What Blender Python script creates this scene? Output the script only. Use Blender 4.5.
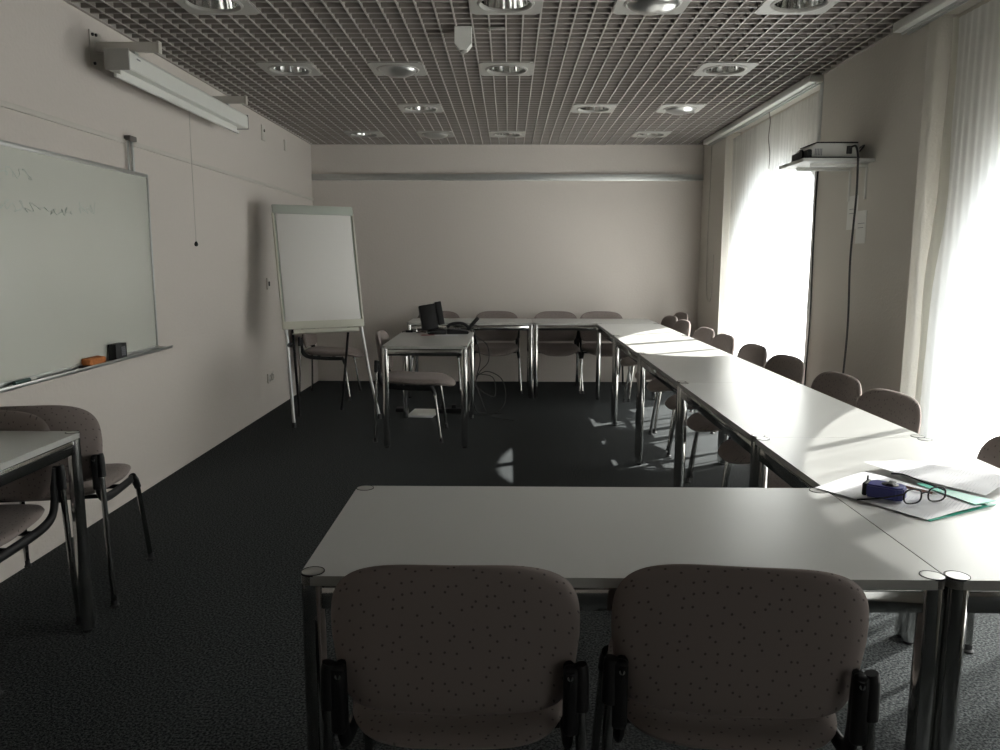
import bpy, bmesh, math, random
from mathutils import Vector, Matrix
random.seed(7)
PI = math.pi
scene = bpy.context.scene
for o in list(bpy.data.objects): bpy.data.objects.remove(o)
C = scene.collection

# ---------------------------------------------------------------- camera
F, PITCH, YAW, ROLL, CH = 780.0, 0.1467, 0.0105, 0.0025, 1.3442
fw = Vector((-math.sin(YAW)*math.cos(PITCH), math.cos(YAW)*math.cos(PITCH), -math.sin(PITCH)))
r0 = Vector((math.cos(YAW), math.sin(YAW), 0)); u0 = r0.cross(fw)
rt = math.cos(ROLL)*r0 + math.sin(ROLL)*u0; up = -math.sin(ROLL)*r0 + math.cos(ROLL)*u0
cd = bpy.data.cameras.new('camera'); cam = bpy.data.objects.new('camera', cd); C.objects.link(cam)
cd.sensor_fit = 'HORIZONTAL'; cd.sensor_width = 36; cd.lens = F/1000*36; cd.clip_start = .05; cd.clip_end = 200
cam.matrix_world = Matrix(((rt.x, up.x, -fw.x, 0), (rt.y, up.y, -fw.y, 0), (rt.z, up.z, -fw.z, CH), (0, 0, 0, 1)))
scene.camera = cam

# ---------------------------------------------------------------- world, sun, exposure
scene.view_settings.view_transform = 'Standard'; scene.view_settings.look = 'None'
scene.view_settings.gamma = 1; scene.view_settings.use_curve_mapping = False
scene.view_settings.exposure = 1.70
W = bpy.data.worlds.new('world'); scene.world = W; W.use_nodes = True
W.node_tree.nodes['Background'].inputs[0].default_value = (.93, .97, 1, 1)
W.node_tree.nodes['Background'].inputs[1].default_value = 1.3
W.cycles.sampling_method = 'MANUAL'; W.cycles.sample_map_resolution = 256
sd = bpy.data.lights.new('sun', 'SUN'); sd.energy = 16; sd.angle = math.radians(.6); sd.color = (1, .975, .93)
sun = bpy.data.objects.new('sun', sd); C.objects.link(sun)
EL, SAZ = math.radians(37), math.atan2(.55, .83)
sdir = Vector((math.cos(EL)*math.cos(SAZ), math.cos(EL)*math.sin(SAZ), math.sin(EL)))
sun.rotation_euler = sdir.to_track_quat('Z', 'Y').to_euler(); sun.location = (6, 8, 6)

# ---------------------------------------------------------------- materials
def mat(name, col, rough=.6, metal=0, spec=.5, bump=0, bscale=100, noise=0, nscale=8, detail=3):
    m = bpy.data.materials.new(name); m.use_nodes = True; nt = m.node_tree; n = nt.nodes; l = nt.links
    b = n['Principled BSDF']; b.inputs['Base Color'].default_value = (*col, 1)
    b.inputs['Roughness'].default_value = rough; b.inputs['Metallic'].default_value = metal
    b.inputs['Specular IOR Level'].default_value = spec
    tc = n.new('ShaderNodeTexCoord')
    if noise:
        t = n.new('ShaderNodeTexNoise'); t.inputs['Scale'].default_value = nscale; t.inputs['Detail'].default_value = detail
        l.new(tc.outputs['Object'], t.inputs['Vector'])
        mx = n.new('ShaderNodeMix'); mx.data_type = 'RGBA'
        mx.inputs[6].default_value = (*[c*(1-noise) for c in col], 1); mx.inputs[7].default_value = (*[min(1, c*(1+noise)) for c in col], 1)
        l.new(t.outputs['Fac'], mx.inputs[0]); l.new(mx.outputs[2], b.inputs['Base Color'])
    if bump:
        t = n.new('ShaderNodeTexNoise'); t.inputs['Scale'].default_value = bscale; t.inputs['Detail'].default_value = 2
        l.new(tc.outputs['Object'], t.inputs['Vector'])
        bp = n.new('ShaderNodeBump'); bp.inputs['Strength'].default_value = bump; bp.inputs['Distance'].default_value = .004
        l.new(t.outputs['Fac'], bp.inputs['Height']); l.new(bp.outputs[0], b.inputs['Normal'])
    return m
M = {}
M['wall'] = mat('wall_plaster', (.60, .552, .510), .85, bump=.45, bscale=55, noise=.02, nscale=40, spec=.2)
M['wall_right'] = mat('wall_plaster_rough', (.60, .57, .515), .9, bump=.5, bscale=70, spec=.15)
M['rail_paint'] = mat('painted_rail', (.55, .52, .47), .55, noise=.02, nscale=20)
M['alu'] = mat('aluminium', (.55, .56, .55), .38, .85, noise=.06, nscale=30)
M['chrome'] = mat('chrome', (.58, .58, .565), .10, 1, noise=.02, nscale=12)
M['tube'] = mat('dark_chrome_tube', (.34, .34, .33), .18, 1, noise=.02, nscale=12)
M['cap'] = mat('brushed_cap', (.62, .62, .60), .3, .9, noise=.03, nscale=60)
M['top'] = mat('grey_laminate', (.57, .57, .55), .30, spec=.5, noise=.015, nscale=200)
M['edge'] = mat('laminate_edge', (.40, .40, .38), .45, noise=.02, nscale=30)
M['black'] = mat('black_plastic', (.010, .010, .011), .5, spec=.3, noise=.1, nscale=30)
M['rubber'] = mat('black_rubber', (.015, .015, .016), .6, noise=.1, nscale=30)
M['white'] = mat('white_paint', (.72, .72, .68), .4, noise=.015, nscale=20)
M['grid_edge'] = mat('lit_grid_edge', (.40, .372, .345), .5, noise=.02, nscale=20)  # light on the blade undersides put into the colour, paler than the sides
M['grid'] = mat('shaded_grid_sides', (.25, .222, .20), .5, noise=.03, nscale=20)  # blade sides darkened in colour for the shade inside the cells
M['plenum'] = mat('dark_plenum', (.03, .026, .023), .9, noise=.1, nscale=3)
M['trim'] = mat('downlight_trim', (.34, .33, .305), .5, noise=.02, nscale=30)
M['satin'] = mat('satin_metal', (.5, .5, .49), .28, .9, noise=.03, nscale=20)
M['board'] = mat('whiteboard_enamel', (.63, .635, .575), .22, noise=.01, nscale=4)
M['flip_paper'] = mat('flip_paper', (.74, .72, .69), .7, noise=.01, nscale=30)
M['paper'] = mat('paper', (.78, .78, .80), .7, noise=.01, nscale=30)
M['ink'] = mat('grey_ink', (.22, .22, .24), .8, noise=.02)
M['flip_grey'] = mat('green_grey_plastic', (.42, .45, .40), .45, noise=.02, nscale=20)
M['flip_cream'] = mat('cream_plastic', (.60, .59, .50), .45, noise=.02, nscale=20)
M['green'] = mat('green_folder', (.03, .42, .30), .35, noise=.05, nscale=20)
M['blue'] = mat('blue_plastic', (.035, .04, .20), .35, noise=.05, nscale=30)
M['brown_pen'] = mat('brown_pencil', (.18, .07, .04), .4, noise=.05)
M['orange'] = mat('orange_sponge', (.50, .17, .045), .8, noise=.3, nscale=60, bump=.6, bscale=120)
M['pen'] = mat('marker_green', (.05, .10, .09), .4, noise=.05)
M['wire'] = mat('black_wire', (.02, .02, .02), .5, noise=.05)
M['cord'] = mat('pale_cord', (.45, .43, .39), .7, noise=.05)
M['darkcord'] = mat('dark_cord', (.12, .11, .10), .7, noise=.05)
M['shelf'] = mat('shelf_laminate', (.50, .50, .48), .5, noise=.02, nscale=10)
M['proj'] = mat('projector_plastic', (.55, .55, .52), .4, noise=.03, nscale=10)
M['red'] = mat('red_print', (.35, .05, .05), .6, noise=.05)

def printed(name, rot):
    m = mat(name, (.78, .78, .80), .7); nt = m.node_tree; n = nt.nodes; l = nt.links; b = n['Principled BSDF']
    tc = n.new('ShaderNodeTexCoord'); mp = n.new('ShaderNodeMapping'); mp.inputs['Rotation'].default_value = (0, 0, rot); l.new(tc.outputs['Object'], mp.inputs[0])
    w = n.new('ShaderNodeTexWave'); w.bands_direction = 'Y'; w.inputs['Scale'].default_value = 40; l.new(mp.outputs[0], w.inputs['Vector'])
    t = n.new('ShaderNodeTexNoise'); t.inputs['Scale'].default_value = 14; l.new(mp.outputs[0], t.inputs['Vector'])
    mu = n.new('ShaderNodeMath'); mu.operation = 'MULTIPLY'; l.new(w.outputs['Fac'], mu.inputs[0]); l.new(t.outputs['Fac'], mu.inputs[1])
    r = n.new('ShaderNodeValToRGB'); r.color_ramp.elements[0].position = .46; r.color_ramp.elements[0].color = (.78, .78, .80, 1)
    r.color_ramp.elements[1].position = .54; r.color_ramp.elements[1].color = (.66, .66, .69, 1)
    l.new(mu.outputs[0], r.inputs[0]); l.new(r.outputs[0], b.inputs['Base Color']); return m
M['printed'] = printed('printed_paper', math.radians(-50))
def fabric(name, col):
    m = mat(name, col, .95, spec=.15, bump=.25, bscale=900); nt = m.node_tree; n = nt.nodes; l = nt.links
    b = n['Principled BSDF']; b.inputs['Sheen Weight'].default_value = .25; b.inputs['Sheen Roughness'].default_value = .4
    b.inputs['Sheen Tint'].default_value = (.8, .72, .7, 1)
    tc = n.new('ShaderNodeTexCoord'); s = n.new('ShaderNodeSeparateXYZ'); a = n.new('ShaderNodeMath'); a.operation = 'ADD'
    c = n.new('ShaderNodeCombineXYZ'); l.new(tc.outputs['Object'], s.inputs[0])
    l.new(s.outputs['Y'], a.inputs[0]); l.new(s.outputs['Z'], a.inputs[1]); l.new(s.outputs['X'], c.inputs['X']); l.new(a.outputs[0], c.inputs['Y'])
    v = n.new('ShaderNodeTexVoronoi'); v.voronoi_dimensions = '2D'; v.inputs['Scale'].default_value = 40; v.inputs['Randomness'].default_value = .75
    l.new(c.outputs[0], v.inputs['Vector'])
    r = n.new('ShaderNodeValToRGB'); r.color_ramp.elements[0].position = .07; r.color_ramp.elements[0].color = (*[x*.42 for x in col], 1)
    r.color_ramp.elements[1].position = .12; r.color_ramp.elements[1].color = (*col, 1)
    l.new(v.outputs['Distance'], r.inputs[0]); l.new(r.outputs[0], b.inputs['Base Color'])
    return m
M['fabric'] = fabric('dotted_taupe_fabric', (.235, .198, .184))

# carpet
m = mat('charcoal_carpet', (.05, .055, .058), .95, spec=.1, bump=.9, bscale=260); M['carpet'] = m
nt = m.node_tree; n = nt.nodes; l = nt.links; b = n['Principled BSDF']
tc = n.new('ShaderNodeTexCoord'); t = n.new('ShaderNodeTexNoise'); t.inputs['Scale'].default_value = 130; t.inputs['Detail'].default_value = 2
l.new(tc.outputs['Object'], t.inputs['Vector'])
r = n.new('ShaderNodeValToRGB'); r.color_ramp.elements[0].position = .38; r.color_ramp.elements[0].color = (.013, .0155, .0170, 1)
r.color_ramp.elements[1].position = .70; r.color_ramp.elements[1].color = (.105, .112, .113, 1)
l.new(t.outputs['Fac'], r.inputs[0]); l.new(r.outputs[0], b.inputs['Base Color'])

# sheer curtain and glass: transparency belongs to the cloth itself
def sheer(name, clear, col):
    m = bpy.data.materials.new(name); m.use_nodes = True; nt = m.node_tree; n = nt.nodes; l = nt.links; n.remove(n['Principled BSDF'])
    out = n['Material Output']; tr = n.new('ShaderNodeBsdfTransparent'); tl = n.new('ShaderNodeBsdfTranslucent'); df = n.new('ShaderNodeBsdfDiffuse')
    tl.inputs[0].default_value = (*col, 1); df.inputs[0].default_value = (*col, 1); tr.inputs[0].default_value = (1, 1, 1, 1)
    m1 = n.new('ShaderNodeMixShader'); m1.inputs[0].default_value = .45; l.new(tl.outputs[0], m1.inputs[1]); l.new(df.outputs[0], m1.inputs[2])
    m2 = n.new('ShaderNodeMixShader'); l.new(m1.outputs[0], m2.inputs[1]); l.new(tr.outputs[0], m2.inputs[2])
    tc = n.new('ShaderNodeTexCoord'); w = n.new('ShaderNodeTexNoise'); w.inputs['Scale'].default_value = 1.0; w.inputs['Detail'].default_value = 4
    mp = n.new('ShaderNodeMapping'); mp.inputs['Scale'].default_value = (1, 30, .6); l.new(tc.outputs['Object'], mp.inputs[0]); l.new(mp.outputs[0], w.inputs['Vector'])
    mr = n.new('ShaderNodeMapRange'); mr.inputs['From Min'].default_value = .3; mr.inputs['From Max'].default_value = .7
    mr.inputs['To Min'].default_value = clear*.7; mr.inputs['To Max'].default_value = clear*1.3
    l.new(w.outputs['Fac'], mr.inputs[0]); l.new(mr.outputs[0], m2.inputs[0]); l.new(m2.outputs[0], out.inputs[0]); return m
M['sheer'] = sheer('sheer_curtain_cloth', .28, (.86, .86, .845))
M['sheer_mid'] = sheer('fine_curtain_cloth', .11, (.86, .86, .845))
M['sheer_near'] = sheer('denser_curtain_cloth', .035, (.74, .74, .735))
M['fill_dimmer'] = sheer('fill_dimming_cloth', .02, (.14, .14, .137))  # dark cloth that dims the light of the added third window
M['sheer_dense'] = sheer('folded_curtain_hem', .12, (.80, .78, .70))
def glass(name, tint=(1, 1, 1)):
    m = bpy.data.materials.new(name); m.use_nodes = True; nt = m.node_tree; n = nt.nodes; l = nt.links; n.remove(n['Principled BSDF'])
    out = n['Material Output']; tr = n.new('ShaderNodeBsdfTransparent'); tr.inputs[0].default_value = (*tint, 1)
    gl = n.new('ShaderNodeBsdfGlossy'); gl.inputs['Roughness'].default_value = .02
    fr = n.new('ShaderNodeLayerWeight'); fr.inputs[0].default_value = .15; mx = n.new('ShaderNodeMixShader')
    l.new(fr.outputs['Fresnel'], mx.inputs[0]); l.new(tr.outputs[0], mx.inputs[1]); l.new(gl.outputs[0], mx.inputs[2]); l.new(mx.outputs[0], out.inputs[0]); return m
M['glass'] = glass('window_glass', (.96, .98, .97)); M['lens'] = glass('spectacle_lens', (.93, .94, .95))

# ---------------------------------------------------------------- helpers
def box(bm, x0, x1, y0, y1, z0, z1, bev=0, mtx=None, segs=2):
    vs = bmesh.ops.create_cube(bm, size=1)['verts']
    for v in vs: v.co = Vector(((x0+x1)/2+v.co.x*(x1-x0), (y0+y1)/2+v.co.y*(y1-y0), (z0+z1)/2+v.co.z*(z1-z0)))
    if bev:
        es = list({e for v in vs for e in v.link_edges})
        r = bmesh.ops.bevel(bm, geom=es, offset=bev, segments=segs, affect='EDGES', profile=.5)
        vs = list({v for f in r['faces'] for v in f.verts} | {v for v in vs if v.is_valid})
    if mtx:
        for v in vs: v.co = mtx @ v.co
    return vs
def fastbox(V, Fc, x0, x1, y0, y1, z0, z1):
    k = len(V); V += [(x, y, z) for x in (x0, x1) for y in (y0, y1) for z in (z0, z1)]
    Fc += [tuple(k+i for i in q) for q in ((0,1,3,2), (4,6,7,5), (0,4,5,1), (2,3,7,6), (0,2,6,4), (1,5,7,3))]
def smooth_pts(P, n=8):
    P = [Vector(p) for p in P]
    if len(P) < 3: return P
    Q = [2*P[0]-P[1]] + P + [2*P[-1]-P[-2]]; out = []
    for i in range(1, len(Q)-2):
        a, b_, c, d = Q[i-1:i+3]
        for k in range(n):
            t = k/n; out.append(.5*((2*b_)+(c-a)*t+(2*a-5*b_+4*c-d)*t*t+(-a+3*b_-3*c+d)*t**3))
    return out+[P[-1]]
def tube(bm, pts, r, seg=10, smooth=0, r1=None, sx=1, caps=True):
    P = smooth_pts(pts, smooth) if smooth else [Vector(p) for p in pts]
    rings = []; N = len(P); prev = None
    for i, p in enumerate(P):
        t = (P[min(i+1, N-1)]-P[max(i-1, 0)]).normalized()
        ref = prev if prev else (Vector((0, 0, 1)) if abs(t.z) < .9 else Vector((0, 1, 0)))
        a = (ref - t*ref.dot(t)).normalized(); b_ = t.cross(a); prev = a
        rr = r if r1 is None else r+(r1-r)*i/(N-1)
        rings.append([bm.verts.new(p+a*rr*math.cos(2*PI*k/seg)+b_*rr*sx*math.sin(2*PI*k/seg)) for k in range(seg)])
    for A, B in zip(rings, rings[1:]):
        for k in range(seg): bm.faces.new((A[k], A[(k+1) % seg], B[(k+1) % seg], B[k]))
    if caps: bm.faces.new(rings[0][::-1]); bm.faces.new(rings[-1])
def lathe(bm, prof, c=(0, 0, 0), seg=32, rmod=None):
    rings = []
    for (r_, z) in prof:
        rings.append([bm.verts.new((c[0]+(r_*(1+(rmod(k) if rmod else 0)))*math.cos(2*PI*k/seg), c[1]+(r_*(1+(rmod(k) if rmod else 0)))*math.sin(2*PI*k/seg), c[2]+z)) for k in range(seg)])
    for A, B in zip(rings, rings[1:]):
        for k in range(seg): bm.faces.new((A[k], A[(k+1) % seg], B[(k+1) % seg], B[k]))
    return rings
def prism(bm, poly, z0, z1, mtx=None):
    a = [bm.verts.new((x, y, z0)) for x, y in poly]; b_ = [bm.verts.new((x, y, z1)) for x, y in poly]; n_ = len(poly)
    bm.faces.new(a[::-1]); bm.faces.new(b_)
    for i in range(n_): bm.faces.new((a[i], a[(i+1) % n_], b_[(i+1) % n_], b_[i]))
    if mtx:
        for v in a+b_: v.co = mtx @ v.co
def link(name, bm, m, parent=None, smooth=None):
    me = bpy.data.meshes.new(name)
    if isinstance(bm, tuple): me.from_pydata(bm[0], [], bm[1])
    else:
        bmesh.ops.recalc_face_normals(bm, faces=bm.faces); bm.to_mesh(me); bm.free()
    me.materials.append(m if not isinstance(m, str) else M[m])
    o = bpy.data.objects.new(name, me); C.objects.link(o)
    if smooth is None or smooth:
        for p in me.polygons: p.use_smooth = True
        me.set_sharp_from_angle(angle=math.radians(smooth or 35))
    if parent: o.parent = parent
    return o
def tag(o, label, cat, group=None):
    o['label'] = label; o['category'] = cat
    if group: o['group'] = group
    return o
def thing(name, label, cat, loc=(0, 0, 0), rz=0, group=None):
    o = bpy.data.objects.new(name, None); C.objects.link(o); o.empty_display_size = .1
    o.location = loc; o.rotation_euler = (0, 0, rz); return tag(o, label, cat, group)
def struct(name, bm, m, parent=None, smooth=0):
    o = link(name, bm, m, parent, smooth if smooth else 0.0)
    if not parent: o['kind'] = 'structure'
    return o
def copy_tree(o, parent=None):
    c = o.copy(); C.objects.link(c)
    if parent: c.parent = parent
    for ch in list(o.children): copy_tree(ch, c)
    return c
BM = bmesh.new

# ---------------------------------------------------------------- room shell
XL, XR, YB, YN, ZC, ZT = -2.123, 2.0775, 8.602, -3.6, 2.56, 2.92
XO = 2.30                                            # outer face of the window wall
bm = BM(); box(bm, XL-.1, XO, YN-.1, YB+.1, -.08, 0); struct('floor', bm, 'carpet')
bm = BM(); box(bm, XL-.12, XL, YN-.1, YB+.1, 0, ZT); struct('wall_left', bm, 'wall')
bm = BM(); box(bm, XL, XO, YB, YB+.12, 0, ZT); struct('wall_back', bm, 'wall')
bm = BM(); box(bm, XL, XO, YN-.12, YN, 0, ZT); struct('wall_front', bm, 'wall')
bm = BM(); box(bm, XL-.1, XO, YN-.1, YB+.1, ZT, ZT+.08); struct('ceiling', bm, 'plenum')

# window wall: thin inner skin with full-height recesses, arched outer wall behind it
REC = [(5.45, 7.74), (1.30, 4.10), (-2.85, -.05)]                   # recesses (y0, y1)
ARC = [6.55, 2.69, -1.17]; AR = 1.27; AZ = .91                                   # arch centres; the third window is unseen, added for fill light
SK = .14
bm = BM()
for y0, y1 in ((7.74, YB), (4.10, 5.45), (-.05, 1.30), (YN, -2.85)): box(bm, XR, XR+SK, y0, y1, 0, ZT, .004 if y1 < 8 else 0)
for y0, y1 in REC: box(bm, XR, XR+SK, y0, y1, ZC-.01, ZT)
struct('wall_right', bm, 'wall_right')
def arch_pts(yc, R, zc, z0, n=40):
    return [(yc-R, z0)] + [(yc-R*math.cos(PI*i/n), zc+R*math.sin(PI*i/n)) for i in range(n+1)] + [(yc+R, z0)]
def arched_wall():
    bm = BM(); X1, X2, X3 = 2.225, 2.25, XO
    segs = [(4.62, YB, 6.55), (.76, 4.62, 2.69), (YN, .76, -1.17)]
    for y0, y1, yc in segs:
        R1 = AR+.03; R2 = AR
        A = arch_pts(yc, R1, AZ, .0); B = arch_pts(yc, R2, AZ, .12)
        def ring_face(x, arch, flip):
            # fill between arch outline and the rectangle (y0..y1, 0..ZT)
            top = []
            va = [bm.verts.new((x, p[0], p[1])) for p in arch]
            n_ = len(arch)
            vb = []
            for i, p in enumerate(arch):
                if i == 0: q = (y0, p[1])
                elif i == n_-1: q = (y1, p[1])
                else:
                    t = (i-1)/(n_-3)
                    if t < .25: q = (y0, p[1]+(ZT-p[1])*t/.25)
                    elif t > .75: q = (y1, p[1]+(ZT-p[1])*(1-t)/.25)
                    else: q = (y0+(y1-y0)*(t-.25)/.5, ZT)
                vb.append(bm.verts.new((x, q[0], q[1])))
            for i in range(n_-1): bm.faces.new((va[i], va[i+1], vb[i+1], vb[i]))
            return va
        a = ring_face(X1, A, 0)
        b1 = [bm.verts.new((X2, p[0], p[1])) for p in B]; b2 = ring_face(X3, B, 1)
        for P_, Q_ in ((a, b1), (b1, b2)):
            for i in range(len(P_)-1): bm.faces.new((P_[i], P_[i+1], Q_[i+1], Q_[i]))
            bm.faces.new((P_[0], P_[-1], Q_[-1], Q_[0]))
        va = [bm.verts.new((X3, y, z)) for y, z in ((y0, 0), (y1, 0), (y1, .12), (y0, .12))]; bm.faces.new(va)
    return bm
struct('wall_right.001', arched_wall(), 'wall_right', smooth=40)
for k, yc in enumerate(ARC):
    bm = BM(); P0 = arch_pts(yc, AR, AZ, .12, 40); P1 = arch_pts(yc, AR-.05, AZ, .17, 40)
    for xa, xb in ((2.252, 2.295),):
        L = [[bm.verts.new((x, p[0], p[1])) for p in P_] for x, P_ in ((xa, P0), (xa, P1), (xb, P1), (xb, P0))]
        for i in range(len(P0)):
            j = (i+1) % len(P0)
            for q in range(4): bm.faces.new((L[q][i], L[q][j], L[(q+1) % 4][j], L[(q+1) % 4][i]))
    box(bm, 2.252, 2.295, yc-.04, yc+.04, .17, AZ+AR-.03, .004)
    for dy in (-.64, .64): box(bm, 2.256, 2.29, yc+dy-.018, yc+dy+.018, .17, AZ+1.06, .004)
    box(bm, 2.256, 2.29, yc-1.2, yc+1.2, 1.14, 1.17, .004)
    w = struct('window_%d' % (k+1), bm, 'white', smooth=30)  # the third is out of view, added to brighten foreground chair backs
    bm = BM(); P2 = arch_pts(yc, AR-.04, AZ, .16, 40)
    bm.faces.new([bm.verts.new((2.274, p[0], p[1])) for p in P2]); g = struct('glass_pane', bm, 'glass', parent=w)
    bm = BM(); box(bm, 2.236, 2.252, yc-.015, yc+.015, 1.40, 1.52, .003); box(bm, 2.226, 2.236, yc-.012, yc+.012, 1.44, 1.54, .003)
    struct('window_handle', bm, 'alu', parent=w, smooth=30)
# sky portals: guides for sampling the sky through the two windows and the added third
for yc in ARC:
    ld = bpy.data.lights.new('portal', 'AREA'); ld.shape = 'RECTANGLE'; ld.size = 2.6; ld.size_y = 2.2; ld.cycles.is_portal = True
    lo = bpy.data.objects.new('portal', ld); C.objects.link(lo); lo.location = (XO+.03, yc, 1.15); lo.rotation_euler = (0, PI/2, 0)
    lo.rotation_euler = (Vector((1, 0, 0))).to_track_quat('Z', 'Y').to_euler()

# ceiling grid with openings for the downlights
CELL = .0875
GX = -.018
LIGHTS = [(-1.4, 3.94, 'r'), (0, 3.94, 'r'), (.7, 3.94, 's'), (1.4, 3.94, 'r'),
          (-1.4, 5.2525, 'r'), (-.7, 5.2525, 's'), (0, 5.2525, 'r'), (1.4, 5.2525, 'r'),
          (-.7, 6.565, 'r'), (.7, 6.565, 'r'), (1.4, 6.565, 's'),
          (-1.4, 7.8775, 'r'), (-.7, 7.8775, 's'), (0, 7.8775, 'r'), (1.4, 7.8775, 'r')]
V, Fc = [], []; V2, F2 = [], []
HB = .0015
for k in range(-24, 24):
    x = k*CELL+GX; cuts = sorted((ly-.172, ly+.172) for lx, ly, _ in LIGHTS if abs(lx+GX-x) < .17); y = YN
    for a, b_ in cuts+[(YB, YB)]:
        if a > y: fastbox(V, Fc, x-HB, x+HB, y, a, ZC+.004, ZC+.042); fastbox(V2, F2, x-.004, x+.004, y, a, ZC, ZC+.004)
        y = b_
for k in range(-86, 54):
    y = 3.94+k*CELL
    if y > YB-.01 or y < YN: continue
    cuts = sorted((lx+GX-.172, lx+GX+.172) for lx, ly, _ in LIGHTS if abs(ly-y) < .17); x = XL
    for a, b_ in cuts+[(XR, XR)]:
        if a > x: fastbox(V, Fc, x, a, y-HB, y+HB, ZC+.005, ZC+.041); fastbox(V2, F2, x, a, y-.004, y+.004, ZC+.0005, ZC+.0045)
        x = b_
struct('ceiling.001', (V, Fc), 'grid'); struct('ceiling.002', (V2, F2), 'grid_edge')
bm = BM(); box(bm, XL, XL+.02, YN, YB, ZC-.002, ZC+.04); box(bm, XL, XR, YB-.012, YB, ZC-.002, ZC+.04); box(bm, XR-.02, XR, YN, YB, ZC-.002, ZC+.04)
struct('trim_1', bm, 'grid_edge')

# wall rails
bm = BM(); box(bm, XL, XL+.010, 1.2, YB, 1.972, 1.998, .002); box(bm, XL+.01, XL+.013, 1.2, YB, 1.972, 1.977); struct('trim_2', bm, 'rail_paint', smooth=30)
bm = BM(); box(bm, XL+.005, XR, YB-.030, YB, 2.185, 2.25, .004); box(bm, XL+.005, XR, YB-.034, YB-.03, 2.243, 2.25); box(bm, XL+.005, XR, YB-.036, YB-.03, 2.195, 2.203)
for i in range(9):
    tube(bm, [(XL+.3+i*.47, YB-.034, 2.222), (XL+.3+i*.47, YB-.03, 2.222)], .006, 8)
struct('trim_3', bm, 'alu', smooth=30)
# metal corner strip on the pillar
bm = BM(); box(bm, XR-.004, XR+.01, 5.40, 5.453, 0, ZC-.02, .002); struct('trim_4', bm, 'alu', smooth=30)

# ---------------------------------------------------------------- curtain rails and curtains
def curtain_rail(name, y0, y1, label):
    t = thing(name, label, 'curtain rail', ((XR-.075), y0, ZC-.05), group=None)
    L = y1-y0
    bm = BM(); box(bm, -.02, .072, 0, L, 0, .048, .008); link('valance', bm, 'white', t, 30)
    bm = BM(); box(bm, .020, .030, .01, L-.01, -.012, 0, .002); box(bm, .050, .060, .01, L-.01, -.012, 0, .002); link('track', bm, 'alu', t, 30)
    return t
cr1 = curtain_rail('curtain_rail', 5.40, 8.25, 'white curtain rail along the ceiling above the far window')
curtain_rail('curtain_rail', .9, 4.28, 'white curtain rail along the ceiling above the near window')
def curtain_mesh(y0, y1, z0, z1, xc, seed, amp=.0020, lam=.062, edge=None):
    rnd = random.Random(seed); ph = [rnd.uniform(0, 6.28) for _ in range(6)]
    ny = int((y1-y0)/.0095); nz = 22; bm = BM(); rows = []
    for j in range(nz+1):
        z = z0+(z1-z0)*j/nz; row = []; tz = j/nz
        for i in range(ny+1):
            y = y0+(y1-y0)*i/ny
            w = math.sin(2*PI*y/lam+ph[0]+.9*math.sin(3.1*y+ph[1])+.25*math.sin(2*z+5*y))*(.55+.45*tz)+.35*math.sin(2*PI*y/(lam*2.7)+ph[2]+.6*z)
            yy = y
            if edge: yy = edge(y, z, (y-y0)/(y1-y0))
            row.append(bm.verts.new((xc+amp*w, yy, z)))
        rows.append(row)
    for A, B in zip(rows, rows[1:]):
        for i in range(ny): bm.faces.new((A[i], A[i+1], B[i+1], B[i]))
    return bm
t = thing('curtain', 'white sheer curtain over the far arched window behind the projector shelf', 'curtain', (2.135, 5.47, .03), group=None)
o = link('cloth', curtain_mesh(0, 2.24, 0, 2.46, 0, 3), 'sheer', t, 80)
t4 = thing('curtain', 'unseen denser white curtain panel added to soften sun through the near arched window', 'curtain', (2.165, 1.33, .03))
link('cloth', curtain_mesh(0, 1.52, 0, 2.46, 0, 11), 'sheer_near', t4, 80)  # out-of-view panel, made dense to weaken direct sun on the papers
t2 = thing('curtain', 'white sheer curtain with folded wavy edge beside the pillar at the right', 'curtain', (2.14, 1.33, .03))
def e2(y, z, s):        # its far edge sways a little
    return y+max(0, s-.85)/.15*(.035*math.sin(2.1*z-.6)-.03*(z < 0) - .03*math.exp(-((z-1.75)/.45)**2))
link('cloth', curtain_mesh(1.44, 2.68, 0, 2.46, 0, 5, edge=e2), 'sheer_mid', t2, 80)
t3 = thing('curtain', 'dark curtain over the unseen third arched window, added for dim fill light', 'curtain', (2.15, -2.82, .03))
link('cloth', curtain_mesh(0, 2.74, 0, 2.46, 0, 9), 'fill_dimmer', t3, 80)  # added behind the view with its window; cloth darkened to limit the fill
def hemY(z): return 2.68+(.035*math.sin(2.1*z-.6)-.03*math.exp(-((z-1.75)/.45)**2))
bm = BM(); rows = []
for j in range(30):
    z = 2.46*j/29; wd = .05+.05*math.exp(-((z-1.5)/.5)**2)
    rows.append([bm.verts.new((-.012-.012*math.sin(PI*i/6)+.004*math.sin(9*z), hemY(z)-wd*(1-i/6), z)) for i in range(7)])
for A, B in zip(rows, rows[1:]):
    for i in range(6): bm.faces.new((A[i], A[i+1], B[i+1], B[i]))
link('folded_edge', bm, 'sheer_dense', t2, 80)
bm = BM(); tube(bm, [(XR-.03, 6.40, 2.50), (XR-.028, 6.37, 2.42), (XR-.03, 6.385, 2.3), (XR-.026, 6.35, 2.18), (XR-.028, 6.345, 2.06)], .003, 6, 6)
tag(link('hanging_cord', bm, 'darkcord'), 'thin dark cord hanging against the far sheer curtain left of the projector', 'cord')
bm = BM(); tube(bm, [(XR-.012, 8.22, 2.49), (XR-.010, 8.23, 2.2), (XR-.012, 8.24, 1.6), (XR-.010, 8.22, 1.1), (XR-.012, 8.12, .93), (XR-.01, 8.0, 1.0), (XR-.01, 7.98, 1.4)], .0035, 6, 8)
tag(link('hanging_cord', bm, 'cord'), 'pale looped pull cord hanging near the back right corner', 'cord')

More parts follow.
